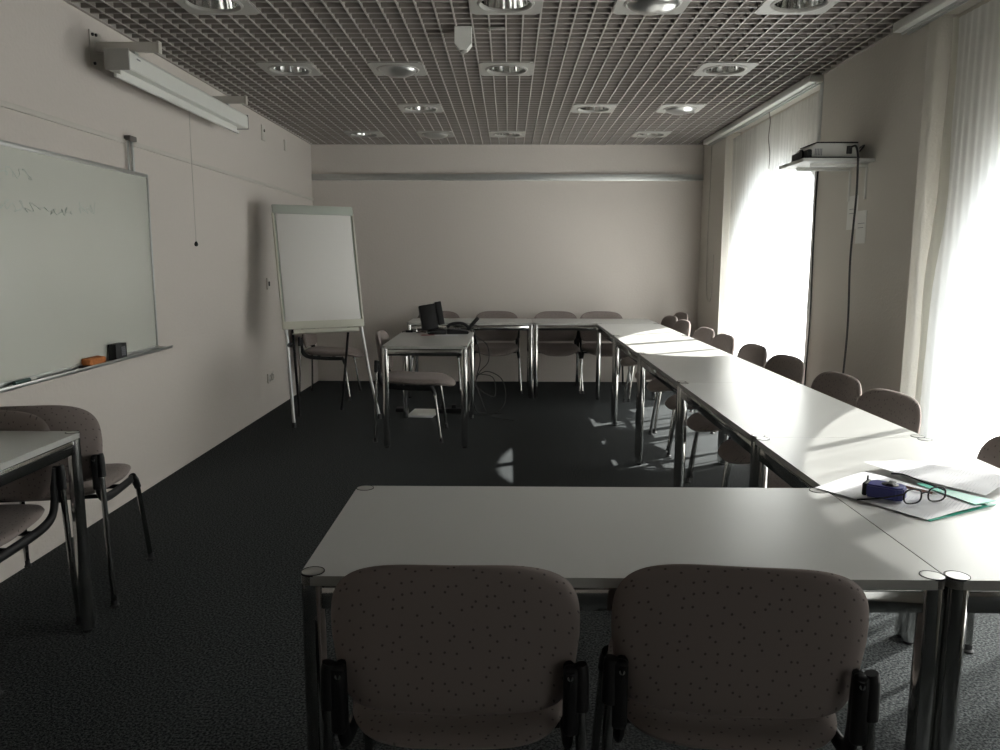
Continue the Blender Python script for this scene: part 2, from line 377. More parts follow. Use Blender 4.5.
# ---------------------------------------------------------------- downlights
def downlight(kind):
    t = thing('recessed_downlight', '', 'ceiling light')
    bm = BM(); n_ = 40; R = .132; S = .174
    def sq(a):
        c, s = math.cos(a), math.sin(a); k = S/max(abs(c), abs(s)); return c*k, s*k
    A = [2*PI*(i+.5)/n_ for i in range(n_)]
    lo = [bm.verts.new((R*math.cos(a), R*math.sin(a), -.004)) for a in A]; so = [bm.verts.new((*sq(a), -.004)) for a in A]
    su = [bm.verts.new((*sq(a), .010)) for a in A]; lu = [bm.verts.new((R*math.cos(a), R*math.sin(a), .010)) for a in A]
    for P_, Q_ in ((lo, so), (so, su), (su, lu), (lu, lo)):
        for i in range(n_): j = (i+1) % n_; bm.faces.new((P_[i], P_[j], Q_[j], Q_[i]))
    link('trim_plate', bm, 'trim', t, 30)
    bm = BM(); lathe(bm, [(.120, .012), (.120, -.006), (.126, -.011), (.136, -.008), (.138, -.004)], seg=40); link('rim', bm, 'trim', t, 40)
    if kind == 'r':
        bm = BM(); f = lambda k: (.012 if k % 2 else -.012)
        lathe(bm, [(.118, .006), (.113, .04), (.10, .08), (.08, .115), (.045, .13), (.001, .132)], seg=40, rmod=f); link('reflector', bm, 'chrome', t, 10)
        bm = BM()
        for s in (-1, 1): tube(bm, [(-.075, s*.022, .06), (.075, s*.022, .06)], .009, 10)
        link('lamp_tube', bm, 'white', t, 40)
    else:
        bm = BM(); lathe(bm, [(.122, .0), (.118, -.014), (.10, -.028), (.07, -.040), (.035, -.047), (.001, -.049)], seg=40); link('lamp_dome', bm, 'satin', t, 60)
    return t
protoL = {}
rowname = {3.94: 'nearest row', 5.2525: 'second row from the camera', 6.565: 'third row from the camera', 7.8775: 'row nearest the back wall'}
colname = {-1.4: 'leftmost', -.7: 'left of centre', 0: 'middle', .7: 'right of centre', 1.4: 'rightmost'}
first = {}
for lx, ly, k in LIGHTS:
    if k not in first: first[k] = o = downlight(k)
    else: o = copy_tree(first[k])
    o.location = (lx+GX, ly, ZC-.002)
    o['label'] = ('%s square-framed %s downlight in the %s' % (colname[lx], 'open mirrored' if k == 'r' else 'satin silver domed', rowname[ly]))
    o['group'] = 'square ceiling downlights'
# sensor and small plate on the ceiling
t = thing('ceiling_sensor', 'small off-white box hanging under the ceiling grid near the middle', 'sensor', (-.245, 4.36, ZC))
bm = BM(); prism(bm, [(-.045, .0), (.045, .0), (.045, -.085), (.02, -.115), (-.02, -.115), (-.045, -.085)], -.035, .035, Matrix.Rotation(PI/2, 4, 'X')); link('housing', bm, 'white', t, 20)
bm = BM(); lathe(bm, [(.022, -.105), (.018, -.125), (.001, -.13)], seg=16); link('sensor_lens', bm, 'trim', t, 40)
bm = BM(); box(bm, -.10, -.02, 4.34, 4.36, ZC-.012, ZC, .003); box(bm, -.115, -.10, 4.342, 4.358, ZC-.02, ZC, .002)
tag(link('ceiling_clip', bm, 'trim', None, 30), 'tiny flat metal clip under the ceiling grid right of the sensor box', 'clip')

# ---------------------------------------------------------------- tables
TH, LR = .74, .0225
def table_parts(t, lx, ly):
    bm = BM(); P_ = []; R = LR
    for cx, cy, a0 in ((lx-R, ly-R, 0), (R, ly-R, PI/2), (R, R, PI), (lx-R, R, 1.5*PI)):
        P_ += [(cx+R*math.cos(a0+PI/2*i/6), cy+R*math.sin(a0+PI/2*i/6)) for i in range(7)]
    prism(bm, P_, TH-.020, TH); top = link('tabletop', bm, 'top', t, 30)
    e = len(top.data.polygons); top.data.materials.append(M['edge'])
    for p in top.data.polygons:
        if abs(p.normal.z) < .5: p.material_index = 1
    for x0, x1, y0, y1 in ((LR*2, lx-LR*2, .010, .026), (LR*2, lx-LR*2, ly-.026, ly-.010), (.010, .026, LR*2, ly-LR*2), (lx-.026, lx-.010, LR*2, ly-LR*2)):
        bm = BM(); box(bm, x0-.004, x1+.004, y0, y1, .668, .712, .002); box(bm, x0, x1, y0+.004, y1-.004, .712, TH-.02); link('frame_rail', bm, 'chrome', t, 30)
    for x in (R, lx-R):
        for y in (R, ly-R):
            bm = BM(); lathe(bm, [(.001, .012), (R, .012), (R, TH-.001), (R-.001, TH+.0005)], (x, y, 0), 24)
            lg = link('leg', bm, 'chrome', t, 30)
            bm = BM(); lathe(bm, [(R-.001, TH+.0005), (R-.003, TH+.001), (.001, TH+.001)], (x, y, 0), 24); c = link('leg_cap', bm, 'cap', lg, 0)
            bm = BM(); lathe(bm, [(R+.0008, TH-.002), (R+.0008, TH+.0012), (R-.0012, TH+.0012), (R-.0012, TH+.0008)], (x, y, 0), 32); link('cap_ring', bm, 'rubber', lg, 30)
            bm = BM(); lathe(bm, [(.001, 0), (.016, 0), (.018, .004), (.018, .012), (.001, .013)], (x, y, 0), 16); link('foot', bm, 'rubber', lg, 30)
tproto = None
def table(x, y, lx, ly, label, group=None, rz=0, proto=None):
    if proto: o = copy_tree(proto); o.location = (x, y, 0); o['label'] = label
    else: o = thing('table', label, 'table', (x, y, 0), rz, group); table_parts(o, lx, ly)
    if group: o['group'] = group
    return o
G = 'grey laminate conference tables with chrome legs'
RX = .8500; RY0 = 1.427; RL = 1.218; RW = .600
ft = table(-.403, 1.427, 1.250, .608, 'grey-topped table in the foreground behind the two nearest chairs', G)
names = ['run table at the right edge carrying papers, glasses and blue tape measure', 'long-row table beyond the papers, second from the camera',
         'middle table of the long right-hand row, third from the camera', 'fourth table from the camera in the right-hand row, catching little sun',
         'far sunlit table of the right-hand row, joining the back row']
pr = None
for i in range(5):
    o = table(RX, RY0+i*RL, RW-.002, RL-.002, names[i], G, proto=pr)
    if i == 0: pr = o
b1 = table(.245, 7.525, 1.205, .605, 'back row table at the right, meeting the long row of tables', G)
table(-.985, 7.525, 1.225, .605, 'back row table at the left, behind the table with the devices', G)
table(-.895, 5.470, .605, 1.10, 'free-standing table carrying the black device, phone and cables', G)
lt = table(-2.108, 1.46, .60, 1.228, 'grey table at the left edge beside the whiteboard wall', G)

# ---------------------------------------------------------------- chairs
def pad(bm, W_, H_, T, nt_, nb, fn, rings=9, seg=64):
    """cushion: superellipse outline, two curved faces; fn maps (x, z, d) to a point"""
    L = []
    def outline(a):
        c, s = math.cos(a), math.sin(a); n_ = nt_ if s > 0 else nb
        return math.copysign(abs(c)**(2/n_), c)*W_, math.copysign(abs(s)**(2/n_), s)*H_
    prof = []
    for i in range(1, rings+1):
        s = i/rings; s = 1-(1-s)**1.8; prof.append((s, 1*(1-s**7)**.5 if s < 1 else 0))
    front = []; back = []
    for s, h in prof:
        R1 = []; R2 = []
        for k in range(seg):
            x, z = outline(2*PI*k/seg)
            R1.append(bm.verts.new(fn(x*s, z*s, T/2*h)))
            R2.append(R1[-1] if s == 1 else bm.verts.new(fn(x*s, z*s, -T/2*h)))
        front.append(R1); back.append(R2)
    c1 = bm.verts.new(fn(0, 0, T/2)); c2 = bm.verts.new(fn(0, 0, -T/2))
    for k in range(seg):
        j = (k+1) % seg; bm.faces.new((c1, front[0][k], front[0][j])); bm.faces.new((c2, back[0][j], back[0][k]))
        for a, b_ in zip(front, front[1:]): bm.faces.new((a[k], b_[k], b_[j], a[j]))
        for a, b_ in zip(back, back[1:]): bm.faces.new((a[k], a[j], b_[j], b_[k]))
def make_chair():
    t = thing('conference_chair', '', 'chair')
    # seat: faces +y, rear edge at y=-.20, rounded front
    bm = BM(); pad(bm, .230, .290, .052, 2.7, 4.5, lambda x, y, d: Vector((x*(1-.09*(y < 0)*abs(y)/.28), y+.040, .431+d+.012*(x/.22)**2-(.030*max(0, (y-.12)/.16)**2)+.012*max(0, -y/.2))), 8, 60)
    link('seat', bm, 'fabric', t, 60)
    # backrest: arched top, flatter gently bowed bottom, curved round the sitter, leaning back
    def fb(x, z, d):
        zz = .648+z; y = -.236+.034*(x/.226)**2-.13*z+d
        if z < 0: zz -= .004*(x/.226)**2*(-z/.155)
        return Vector((x*(1-.12*(z < 0)*(-z/.157)**2), y, zz))
    bm = BM(); pad(bm, .2335, .157, .040, 3.5, 9, fb, 8, 88); br = link('backrest', bm, 'fabric', t, 60)
    for s in (-1, 1):
        # black bracket: upright sleeve, bend, rail under the seat, front socket
        bm = BM()
        P_ = [(s*0.213, -.236, .600), (s*0.213, -.228, .54), (s*0.213, -.222, .48), (s*0.214, -.195, .430), (s*0.216, -.12, .407), (s*0.219, .05, .398), (s*0.223, .17, .398)]
        tube(bm, P_, .021, 12, 6, r1=.017, sx=.58)
        tube(bm, [(s*0.234, -.238, .520), (s*0.234, -.238, .57), (s*0.234, -.238, .592), (s*0.233, -.238, .603), (s*0.232, -.238, .608)], .0160, 14, r1=.0125)
        box(bm, s*.216-.0150, s*.216+.0150, -.252, -.228, .468, .606, .010, segs=3)
        tube(bm, [(s*0.225, .16, .410), (s*0.230, .180, .388), (s*0.236, .192, .352)], .0165, 12, r1=.0145)
        bk = link('side_bracket', bm, 'black', t, 45)
        bm = BM(); tube(bm, [(s*.213, -.250, .588), (s*.213, -.2545, .588)], .0055, 12); link('bolt', bm, 'satin', bk, 40)
        for P2 in ([(s*0.234, -.238, .53), (s*0.242, -.245, .25), (s*0.251, -.254, .014)], [(s*0.235, .190, .362), (s*0.246, .213, .20), (s*0.258, .237, .014)]):
            bm = BM(); tube(bm, P2, .0105, 12, 3); lg = link('leg', bm, 'tube', t, 40)
            x, y, _ = P2[-1]; bm = BM(); lathe(bm, [(.001, 0), (.017, 0), (.018, .006), (.012, .012), (.0125, .03), (.001, .03)], (x, y, 0), 16); link('foot_cap', bm, 'rubber', lg, 35)
    bm = BM(); tube(bm, [(-.205, .05, .398), (.205, .05, .398)], .009, 8); tube(bm, [(-.205, -.1, .402), (.205, -.1, .402)], .009, 8); link('seat_frame', bm, 'black', t, 40)
    return t
chair0 = make_chair(); used = False
def chair(x, y, deg, label, group):
    global used
    o = chair0 if not used else copy_tree(chair0); used = True
    o.location = (x, y, 0); o.rotation_euler = (0, 0, math.radians(deg)); o['label'] = label; o['group'] = group; return o
g1 = 'taupe chairs in the foreground seen from behind'
chair(-.097, 1.582, 0, 'nearest taupe dotted chair left of centre, its back to the camera', g1)
chair(.452, 1.582, -6, 'nearest taupe dotted chair right of centre, beside the double chrome legs', g1)
g2 = 'taupe chairs along the window side of the right-hand tables'
R_ = [(2.30, 4, 'cut off by the right frame edge'), (3.20, 5, 'nearest one fully in frame'), (3.72, 5, 'at the foot of the hanging projector cable'),
      (4.42, 7, 'third fully in frame, counted from us'), (5.04, 4, 'fourth fully in frame, counted from us'), (5.74, 4, 'at the middle of the far curtain'),
      (6.30, 5, 'at the far edge of the far curtain'), (7.12, 5, 'second last in the row'), (7.67, 6, 'last in the row')]
for i, (y, dl, s) in enumerate(R_):
    chair(1.366, y-.01, 90+dl, 'taupe window-side chair at the long tables, '+s, g2)
chair(1.575, 8.13, 97, 'taupe chair standing alone in the back right corner behind the tables', g2)
g3 = 'taupe chairs behind the back row of tables'
for x, s in ((-.74, 'leftmost, half hidden by the device'), (-.125, 'second from the left, beyond the phone'), (.50, 'third from the left, behind the paired chrome legs'), (.985, 'rightmost, where the back row meets the long row')):
    chair(x, 8.06, 180, 'taupe chair behind the back row, '+s, g3)
chair(-.735, 5.925, -90, 'taupe chair tucked sideways under the table with the black device', 'other taupe chairs')
chair(-1.765, 7.665, -90, 'taupe chair in the back left corner seen behind the flipchart', 'other taupe chairs')
chair(-1.845, 2.475, 180, 'taupe chair tucked under the left edge table, its back away from us', 'other taupe chairs')
chair(-1.826, 3.075, 10, 'taupe chair by the whiteboard wall facing away, back to back with another', 'other taupe chairs')

# ---------------------------------------------------------------- whiteboard on the left wall
t = thing('whiteboard', 'large whiteboard with faint green writing hung from the left wall rail', 'whiteboard', (XL, 2.55, .80))
BL = 2.06; BH = 1.02
bm = BM(); box(bm, .012, .026, 0, BL, .03, BH, .001); link('writing_surface', bm, 'board', t, 30)
bm = BM()
for a in ((.008, .034, -.006, BL+.006, BH-.012, BH+.008), (.008, .034, -.006, .010, .02, BH), (.008, .034, BL-.008, BL+.006, .02, BH), (.008, .034, -.006, BL+.006, .018, .034)): box(bm, *a, .002)
link('frame', bm, 'alu', t, 30)
bm = BM(); box(bm, .008, .085, -.01, BL+.085, .010, .018, .002); box(bm, .081, .085, -.01, BL+.085, .010, .026, .001); link('pen_tray', bm, 'alu', t, 30)
for yy in (.5, BL-.16):
    bm = BM(); box(bm, .012, .020, yy-.03, yy-.015, BH, BH+.19, .001); box(bm, .012, .024, yy+.012, yy+.032, BH-.002, BH+.185, .002); hk = link('hanging_hook', bm, 'alu', t, 30)
    bm = BM(); box(bm, .002, .040, yy-.035, yy+.042, BH+.170, BH+.198, .005); link('hook_cap', bm, 'darkcord', hk, 30)
# faint handwriting: thin strokes on the surface
rnd = random.Random(3)
def scribble(y0, z0, n_, h, step):
    bm = BM(); P_ = []
    for i in range(n_):
        P_ += [(.0268, y0+i*step+rnd.uniform(0, step*.9), z0+rnd.uniform(-h, h)) for _ in range(3)]
    tube(bm, P_, .0020, 4, 3, sx=.5); return bm
m_ink = mat('faint_green_ink', (.53, .58, .53), .5, noise=.03)
link('handwriting', scribble(.66, .905, 7, .024, .042), m_ink, t)
link('handwriting', scribble(.56, .765, 16, .022, .044), m_ink, t)
link('handwriting', scribble(1.30, .800, 5, .04, .034), m_ink, t)
# eraser, sponge, marker on the tray
t = thing('board_eraser', 'black board eraser with pale print standing on the whiteboard tray', 'eraser', (XL+.056, 4.08, .818))
bm = BM(); box(bm, -.022, .022, -.058, .058, 0, .083, .003); link('body', bm, 'black', t, 30)
bm = BM()
for i in range(4): box(bm, .0222, .0228, .0+i*.011, .006+i*.011, .018, .066)
for i in range(5): box(bm, .0222, .0228, .0, .04, .022+i*.01, .025+i*.01)
link('print', bm, 'ink', t, 30)
t = thing('sponge', 'worn orange sponge on the whiteboard tray left of the black eraser', 'sponge', (XL+.055, 3.84, .818))
bm = BM(); vs = box(bm, -.025, .025, -.075, .075, .006, .046, .012, segs=3)
for v in bm.verts: v.co += Vector((rnd.uniform(-.003, .003), rnd.uniform(-.004, .004), rnd.uniform(-.004, .004)+.006*math.cos(v.co.y*40)))
link('foam', bm, 'orange', t, 60)
bm = BM(); box(bm, -.026, .022, -.105, .06, 0, .008, .003); link('backing', bm, 'black', t, 30)
t = thing('marker_pen', 'dark green marker lying on the whiteboard tray near the left frame edge', 'marker', (XL+.06, 3.27, .828))
bm = BM(); tube(bm, [(0, -.075, 0), (0, .03, 0)], .009, 12); link('barrel', bm, 'pen', t, 40)
bm = BM(); tube(bm, [(0, .03, 0), (0, .065, 0), (0, .075, 0)], .0095, 12, r1=.007); link('cap', bm, 'white', t, 40)

# ---------------------------------------------------------------- projection screen case
t = thing('projection_screen', 'white rolled-up projection screen case on wall brackets below the ceiling', 'projection screen', (XL, 4.02, 2.22))
SL = 1.80
bm = BM(); P_ = [(.125, .055), (.235, .055), (.240, .062), (.240, .135), (.232, .148), (.135, .148), (.125, .140)]
a = [bm.verts.new((x, 0.012, z)) for x, z in P_]; b_ = [bm.verts.new((x, SL-.012, z)) for x, z in P_]
bm.faces.new(a); bm.faces.new(b_[::-1])
for i in range(len(P_)): j = (i+1) % len(P_); bm.faces.new((a[i], a[j], b_[j], b_[i]))
link('case', bm, 'white', t, 30)
for y0 in (0, SL-.012):
    bm = BM(); box(bm, .118, .243, y0, y0+.012, .050, .152, .003); link('end_cap', bm, 'trim', t, 30)
bm = BM(); box(bm, .2432-.0022, .2415, .09, .13, .118, .126); link('maker_plate', bm, 'ink', t, 0)
bm = BM(); box(bm, .175, .195, -.03, SL-.07, .010, .030, .006); box(bm, .181, .189, 0.02, SL-.1, .026, .056); link('bottom_bar', bm, 'white', t, 30)
for yy in (.155, SL-.31):
    bm = BM(); box(bm, 0, .006, yy-.055, yy+.055, .09, .27, .001); pl = link('wall_plate', bm, 'rail_paint', t, 30)
    for dy, z in ((-.035, .25), (.0, .255), (-.03, .11)):
        bm = BM(); tube(bm, [(.006, yy+dy, z), (.014, yy+dy, z)], .008, 6); link('bolt', bm, 'rubber', pl, 30)
    bm = BM(); box(bm, .004, .33, yy-.004, yy+.020, .172, .222, .002); box(bm, .322, .334, yy-.012, yy+.026, .166, .226, .002); link('bracket_arm', bm, 'rail_paint', t, 30)
    bm = BM(); box(bm, .17, .21, yy-.01, yy+.03, .146, .174, .003); link('hanger', bm, 'alu', t, 30)
bm = BM(); tube(bm, [(.187, .86, .012), (.186, .86, -.3), (.187, .86, -.78)], .0022, 6, 4); cc = link('pull_cord', bm, 'cord', t, 60)
bm = BM(); lathe(bm, [(.001, .018), (.007, .014), (.012, 0), (.009, -.011), (.001, -.014)], (.187, .86, -.785), 14); link('pull_knob', bm, 'black', cc, 60)

# small wall fittings
def plate(name, y, z, w, h, label, cat, holes=1):
    t = thing(name, label, cat, (XL, y, z)); bm = BM(); box(bm, 0, .010, -w/2, w/2, -h/2, h/2, .003); link('plate', bm, 'rail_paint', t, 30)
    return t
t = plate('wall_plate', 6.93, 2.42, .09, .13, 'small pale plate high on the left wall right of the screen', 'wall plate')
bm = BM(); tube(bm, [(.010, .01, .02), (.016, .01, .02)], .012, 12); link('button', bm, 'darkcord', t, 40)
plate('wall_plate', 7.60, 2.41, .07, .10, 'small pale plate on the left wall nearest the back corner', 'wall plate')
t = plate('light_switch', 6.90, 1.13, .08, .10, 'small switch on the left wall beside the flipchart edge', 'switch')
bm = BM(); box(bm, .010, .018, -.012, .012, -.02, .02, .003); link('toggle', bm, 'black', t, 30)
t = plate('wall_socket', 6.86, .30, .17, .085, 'double power socket low on the left wall below the flipchart', 'socket')
for dy in (-.04, .04):
    bm = BM(); lathe(bm, [(.030, 0), (.027, .003), (.025, -.004), (.001, -.005)], seg=20)
    bmesh.ops.transform(bm, matrix=Matrix.Translation((.011, dy, 0)) @ Matrix.Rotation(PI/2, 4, 'Y'), verts=bm.verts); link('socket_face', bm, 'trim', t, 40)

# ---------------------------------------------------------------- flipchart
a_, b__ = .544, .216
e = Vector((math.cos(a_), math.sin(a_), 0)); nn = Vector((math.sin(a_), -math.cos(a_), 0)); uu = -nn*math.sin(b__)+Vector((0, 0, math.cos(b__))); fn = e.cross(uu)
if fn.dot(nn) < 0: fn = -fn
t = thing('flipchart', 'white paper flipchart easel leaning back before the left rear corner', 'flipchart', (-1.725, 6.135, 0))
MX = Matrix(((e.x, fn.x, uu.x, 0), (e.y, fn.y, uu.y, 0), (e.z, fn.z, uu.z, 0), (0, 0, 0, 1)))   # local: x along board, y towards viewer, z up the slope
def fbox(name, x0, x1, y0, y1, z0, z1, m, par=None, bev=.002):
    bm = BM(); box(bm, x0, x1, y0, y1, z0, z1, bev, MX); return link(name, bm, m, par or t, 30)
FW, Z0, Z1 = .672, .80, 1.828
fbox('board', -.004, FW+.004, -.022, -.004, Z0, Z1-.02, 'flip_grey')
fbox('paper_pad', .018, FW-.018, -.004, .004, Z0+.055, Z1-.07, 'flip_paper')
fbox('clamp_bar', -.006, FW+.006, -.02, .014, Z1-.075, Z1, 'flip_grey', bev=.006)
fbox('bottom_strip', -.004, FW+.004, -.006, .010, Z0-.002, Z0+.062, 'flip_cream', bev=.004)
fbox('pen_tray', .06, FW-.06, -.01, .055, Z0-.045, Z0-.038, 'flip_cream'); fbox('tray_lip', .06, FW-.06, .050, .056, Z0-.045, Z0-.012, 'flip_cream')
fbox('side_edge', -.010, .004, -.022, .008, Z0, Z1-.06, 'flip_cream'); fbox('side_edge', FW-.004, FW+.010, -.022, .008, Z0, Z1-.06, 'flip_cream')
for x, dx in ((.02, -.012), (FW-.02, .09)):
    bm = BM(); P_ = [MX @ Vector((x, -.012, Z0+.1)), MX @ Vector((x+dx*.4, -.012, .40)), MX @ Vector((x+dx, -.012, .0))]
    P_[2].z = .012; tube(bm, P_, .013, 12); lg = link('leg', bm, 'alu', t, 40)
    bm = BM(); tube(bm, [P_[2]-Vector((0, 0, .012)), P_[2]+Vector((0, 0, .03))], .016, 12); link('foot_cap', bm, 'rubber', lg, 40)
hp = MX @ Vector((FW*.16, -.03, Z1-.12))
for px_, sx_ in ((.08, 0), (FW-.08, 0)):
    hp = MX @ Vector((px_, -.03, 1.0)); ft_ = Vector((hp.x, hp.y, 0))-nn*.30; ft_.z = .012
    if px_ < .3: ft_ = Vector((-.205, .62, .012)) ; ft_ = hp*0 + Vector((hp.x-.02, hp.y+.22, .012))
    bm = BM(); tube(bm, [hp, ft_], .011, 12); lg = link('leg', bm, 'black', t, 40)
    bm = BM(); tube(bm, [ft_-Vector((0, 0, .012)), ft_+Vector((0, 0, .03))], .014, 12); link('foot_cap', bm, 'rubber', lg, 40)
bm = BM(); tube(bm, [MX @ Vector((.03, -.03, Z0-.13)), MX @ Vector((.03, .03, Z0-.13))], .018, 12); link('clamp_knob', bm, 'black', t, 40)

# ---------------------------------------------------------------- projector shelf, projector, notices, cables
SX, SY0, SY1, SZ = 1.669, 4.572, 4.976, 1.90
t = thing('wall_shelf', 'grey-white shelf on the right pillar holding the projector', 'shelf', (XR, SY0, SZ))
bm = BM(); box(bm, SX-XR, 0, 0, SY1-SY0, -.0, .020, .002); link('board', bm, 'shelf', t, 30)
for yy in (.10, .32):
    bm = BM(); box(bm, -.006, 0, yy-.010, yy+.010, -.20, 0, .001); box(bm, -.33, 0, yy-.007, yy+.007, -.018, 0, .001)
    k = [bm.verts.new(p) for p in ((-.28, yy, -.018), (-.006, yy, -.15), (-.006, yy, -.018), (-.28, yy+.003, -.018), (-.006, yy+.003, -.15), (-.006, yy+.003, -.018))]
    link('bracket', bm, 'white', t, 30)
t = thing('projector', 'off-white and black projector on the shelf of the right pillar', 'projector', (1.872, 4.77, SZ+.020))
bm = BM(); P_ = [(-.150, .012), (-.135, .070), (-.10, .094), (.125, .094), (.14, .080), (.14, .012)]
a = [bm.verts.new((x, -.13, z)) for x, z in P_]; b_ = [bm.verts.new((x, .13, z)) for x, z in P_]; bm.faces.new(a); bm.faces.new(b_[::-1])
for i in range(6): j = (i+1) % 6; bm.faces.new((a[i], a[j], b_[j], b_[i]))
bmesh.ops.bevel(bm, geom=list(bm.edges), offset=.006, segments=2, affect='EDGES'); link('body', bm, 'proj', t, 30)
bm = BM(); box(bm, -.157, -.128, -.132, .132, .006, .058, .008); box(bm, -.10, .130, -.134, -.126, .090, .098, .003); box(bm, -.15, .145, -.136, .136, .004, .014, .003); box(bm, -.108, .128, -.132, .132, .092, .098, .003); link('dark_trim', bm, 'black', t, 30)
bm = BM(); 
for i in range(5): box(bm, -.115+i*.009, -.110+i*.009, -.1318, -.129, .022, .060)
link('vent', bm, 'ink', t, 30)
bm = BM(); tube(bm, [(-.158, -.05, .035), (-.168, -.05, .035)], .028, 20); link('lens', bm, 'black', t, 40)
bm = BM(); box(bm, .065, .095, -.140, -.128, .030, .075, .003); link('plug', bm, 'rubber', t, 30)
for x in (-.11, .11):
    for y in (-.1, .1):
        bm = BM(); tube(bm, [(x, y, 0), (x, y, .014)], .012, 12); link('foot', bm, 'rubber', t, 40)
bm = BM(); tube(bm, [(1.952, 4.622, 1.985), (1.962, 4.575, 1.985), (1.967, 4.552, 1.93), (1.972, 4.556, 1.86), (1.985, 4.58, 1.70), (1.975, 4.58, 1.35), (1.995, 4.60, .95), (1.99, 4.62, .5), (2.01, 4.68, .15), (2.03, 4.75, .012)], .006, 8, 8)
tag(link('projector_cable', bm, 'wire'), 'black cable hanging from the projector down the pillar to the floor', 'cable')
bm = BM(); tube(bm, [(2.02, 4.66, 1.965), (2.045, 4.66, 2.0), (2.06, 4.75, 2.0), (2.064, 4.9, 1.97), (2.064, 5.1, 1.96), (2.066, 5.33, 1.96), (2.066, 5.385, 1.90), (2.066, 5.385, 1.5), (2.068, 5.37, 1.0), (2.066, 5.385, .5), (2.068, 5.38, .01)], .005, 8, 8)
tag(link('pillar_cable', bm, 'wire'), 'thin black cable running down the pillar edge beside the far curtain', 'cable')
for y, z, w, h, lab in ((4.83, 1.63, .14, .20, 'white paper notice on the pillar directly under the projector shelf'), (4.70, 1.54, .13, .19, 'second white paper notice, nearer and lower behind the projector cable')):
    t = thing('paper_notice', lab, 'notice', (XR, y, z), group='paper notices on the pillar')
    bm = BM(); box(bm, -.0022, -.0002, -w/2, w/2, -h/2, h/2); link('sheet', bm, 'wall' if 0 else 'white', t, 0)
    bm = BM()
    for i in range(2): box(bm, -.0030, -.0022, -w*.35+i*.01, w*.3, .02-i*.025, .023-i*.025)
    link('printed_lines', bm, 'ink', t, 0)

# ---------------------------------------------------------------- papers, folder, tape measure, glasses (on the right run)
ZP = TH+.0012
def sheet(P4, z, th, bend, n_=14):
    """thin sheet through four corners with slight curl; returns bmesh"""
    bm = BM(); A, B, C_, D_ = [Vector((*p, 0)) for p in P4]; top = []; bot = []
    for i in range(n_+1):
        u = i/n_; r1 = []; r2 = []
        for j in range(n_+1):
            v = j/n_; p = (A*(1-u)+B*u)*(1-v)+(D_*(1-u)+C_*u)*v; h = z+bend(u, v)
            r1.append(bm.verts.new((p.x, p.y, h+th))); r2.append(bm.verts.new((p.x, p.y, h)))
        top.append(r1); bot.append(r2)
    for i in range(n_):
        for j in range(n_):
            bm.faces.new((top[i][j], top[i+1][j], top[i+1][j+1], top[i][j+1])); bm.faces.new((bot[i][j], bot[i][j+1], bot[i+1][j+1], bot[i+1][j]))
    for i in range(n_):
        bm.faces.new((top[i][0], bot[i][0], bot[i+1][0], top[i+1][0])); bm.faces.new((top[i][n_], top[i+1][n_], bot[i+1][n_], bot[i][n_]))
        bm.faces.new((top[0][i], top[0][i+1], bot[0][i+1], bot[0][i])); bm.faces.new((top[n_][i], bot[n_][i], bot[n_][i+1], top[n_][i+1]))
    return bm
t = thing('document_folder', 'green plastic document folder under the papers on the right table', 'folder', (0, 0, 0))
link('cover', sheet([(.885, 2.085), (1.010, 2.165), (1.222, 1.895), (.988, 1.765)], ZP, .0012, lambda u, v: 0), 'green', t, 40)
link('flap', sheet([(1.10, 2.045), (1.115, 2.055), (1.222, 1.895), (1.150, 1.865)], ZP+.0085, .001, lambda u, v: .001*v), 'green', t, 40)
bd1 = lambda u, v: .0105*max(0, 1-v*2.2)**2*0+.004*math.exp(-((u-.3)/.15)**2)*(1-v)*0+.003*math.sin(3*u+1)
t = thing('paper_sheet', 'printed paper sheet lying under the tape measure and glasses', 'paper', (0, 0, 0), group='paper sheets on the right table')
link('page', sheet([(.822, 2.030), (1.030, 2.185), (1.170, 1.868), (.984, 1.770)], ZP+.0020, .0006, lambda u, v: .0022*(1-math.cos(4*u))*(v > -1)), 'printed', t, 40)
t = thing('paper_sheet', 'printed paper sheet with curled left edge lying behind the glasses', 'paper', (0, 0, 0), group='paper sheets on the right table')
link('page', sheet([(1.028, 2.205), (1.180, 2.285), (1.395, 2.10), (1.215, 1.930)], ZP+.013, .0006, lambda u, v: .011*(1-v)**3*(1-u)*1.3+.004*math.sin(5*v)*0+.001*math.sin(8*u)), 'printed', t, 40)
# tape measure
t = thing('tape_measure', 'dark blue tape measure with black button lying on the papers', 'tape measure', (.963, 1.930, ZP+.0085), math.radians(-38))
bm = BM(); P_ = [(-.042, -.030), (.030, -.030), (.044, -.018), (.044, .018), (.030, .030), (-.030, .034), (-.044, .018)]
prism(bm, P_, 0, .033); bmesh.ops.bevel(bm, geom=list(bm.edges), offset=.004, segments=2, affect='EDGES'); link('case', bm, 'blue', t, 30)
bm = BM(); lathe(bm, [(.020, .0325), (.020, .0345), (.015, .037), (.001, .038)], (.008, 0, 0), 20); box(bm, .002, .018, -.018, .018, .035, .040, .002); link('lock_button', bm, 'black', t, 30)
bm = BM(); box(bm, -.052, -.040, -.028, .022, .001, .034, .004); box(bm, -.050, -.046, .008, .014, .03, .045, .001); link('end_band', bm, 'black', t, 30)
# pencil
t = thing('pencil', 'short brown pencil lying between the tape measure and the glasses', 'pencil', (1.065, 1.985, ZP+.0125), math.radians(-52))
bm = BM(); tube(bm, [(-.05, 0, 0), (.045, 0, 0)], .0038, 6); link('barrel', bm, 'brown_pen', t, 20)
bm = BM(); tube(bm, [(.045, 0, 0), (.057, 0, 0)], .0038, 6, r1=.0005); link('tip', bm, 'flip_cream', t, 20)
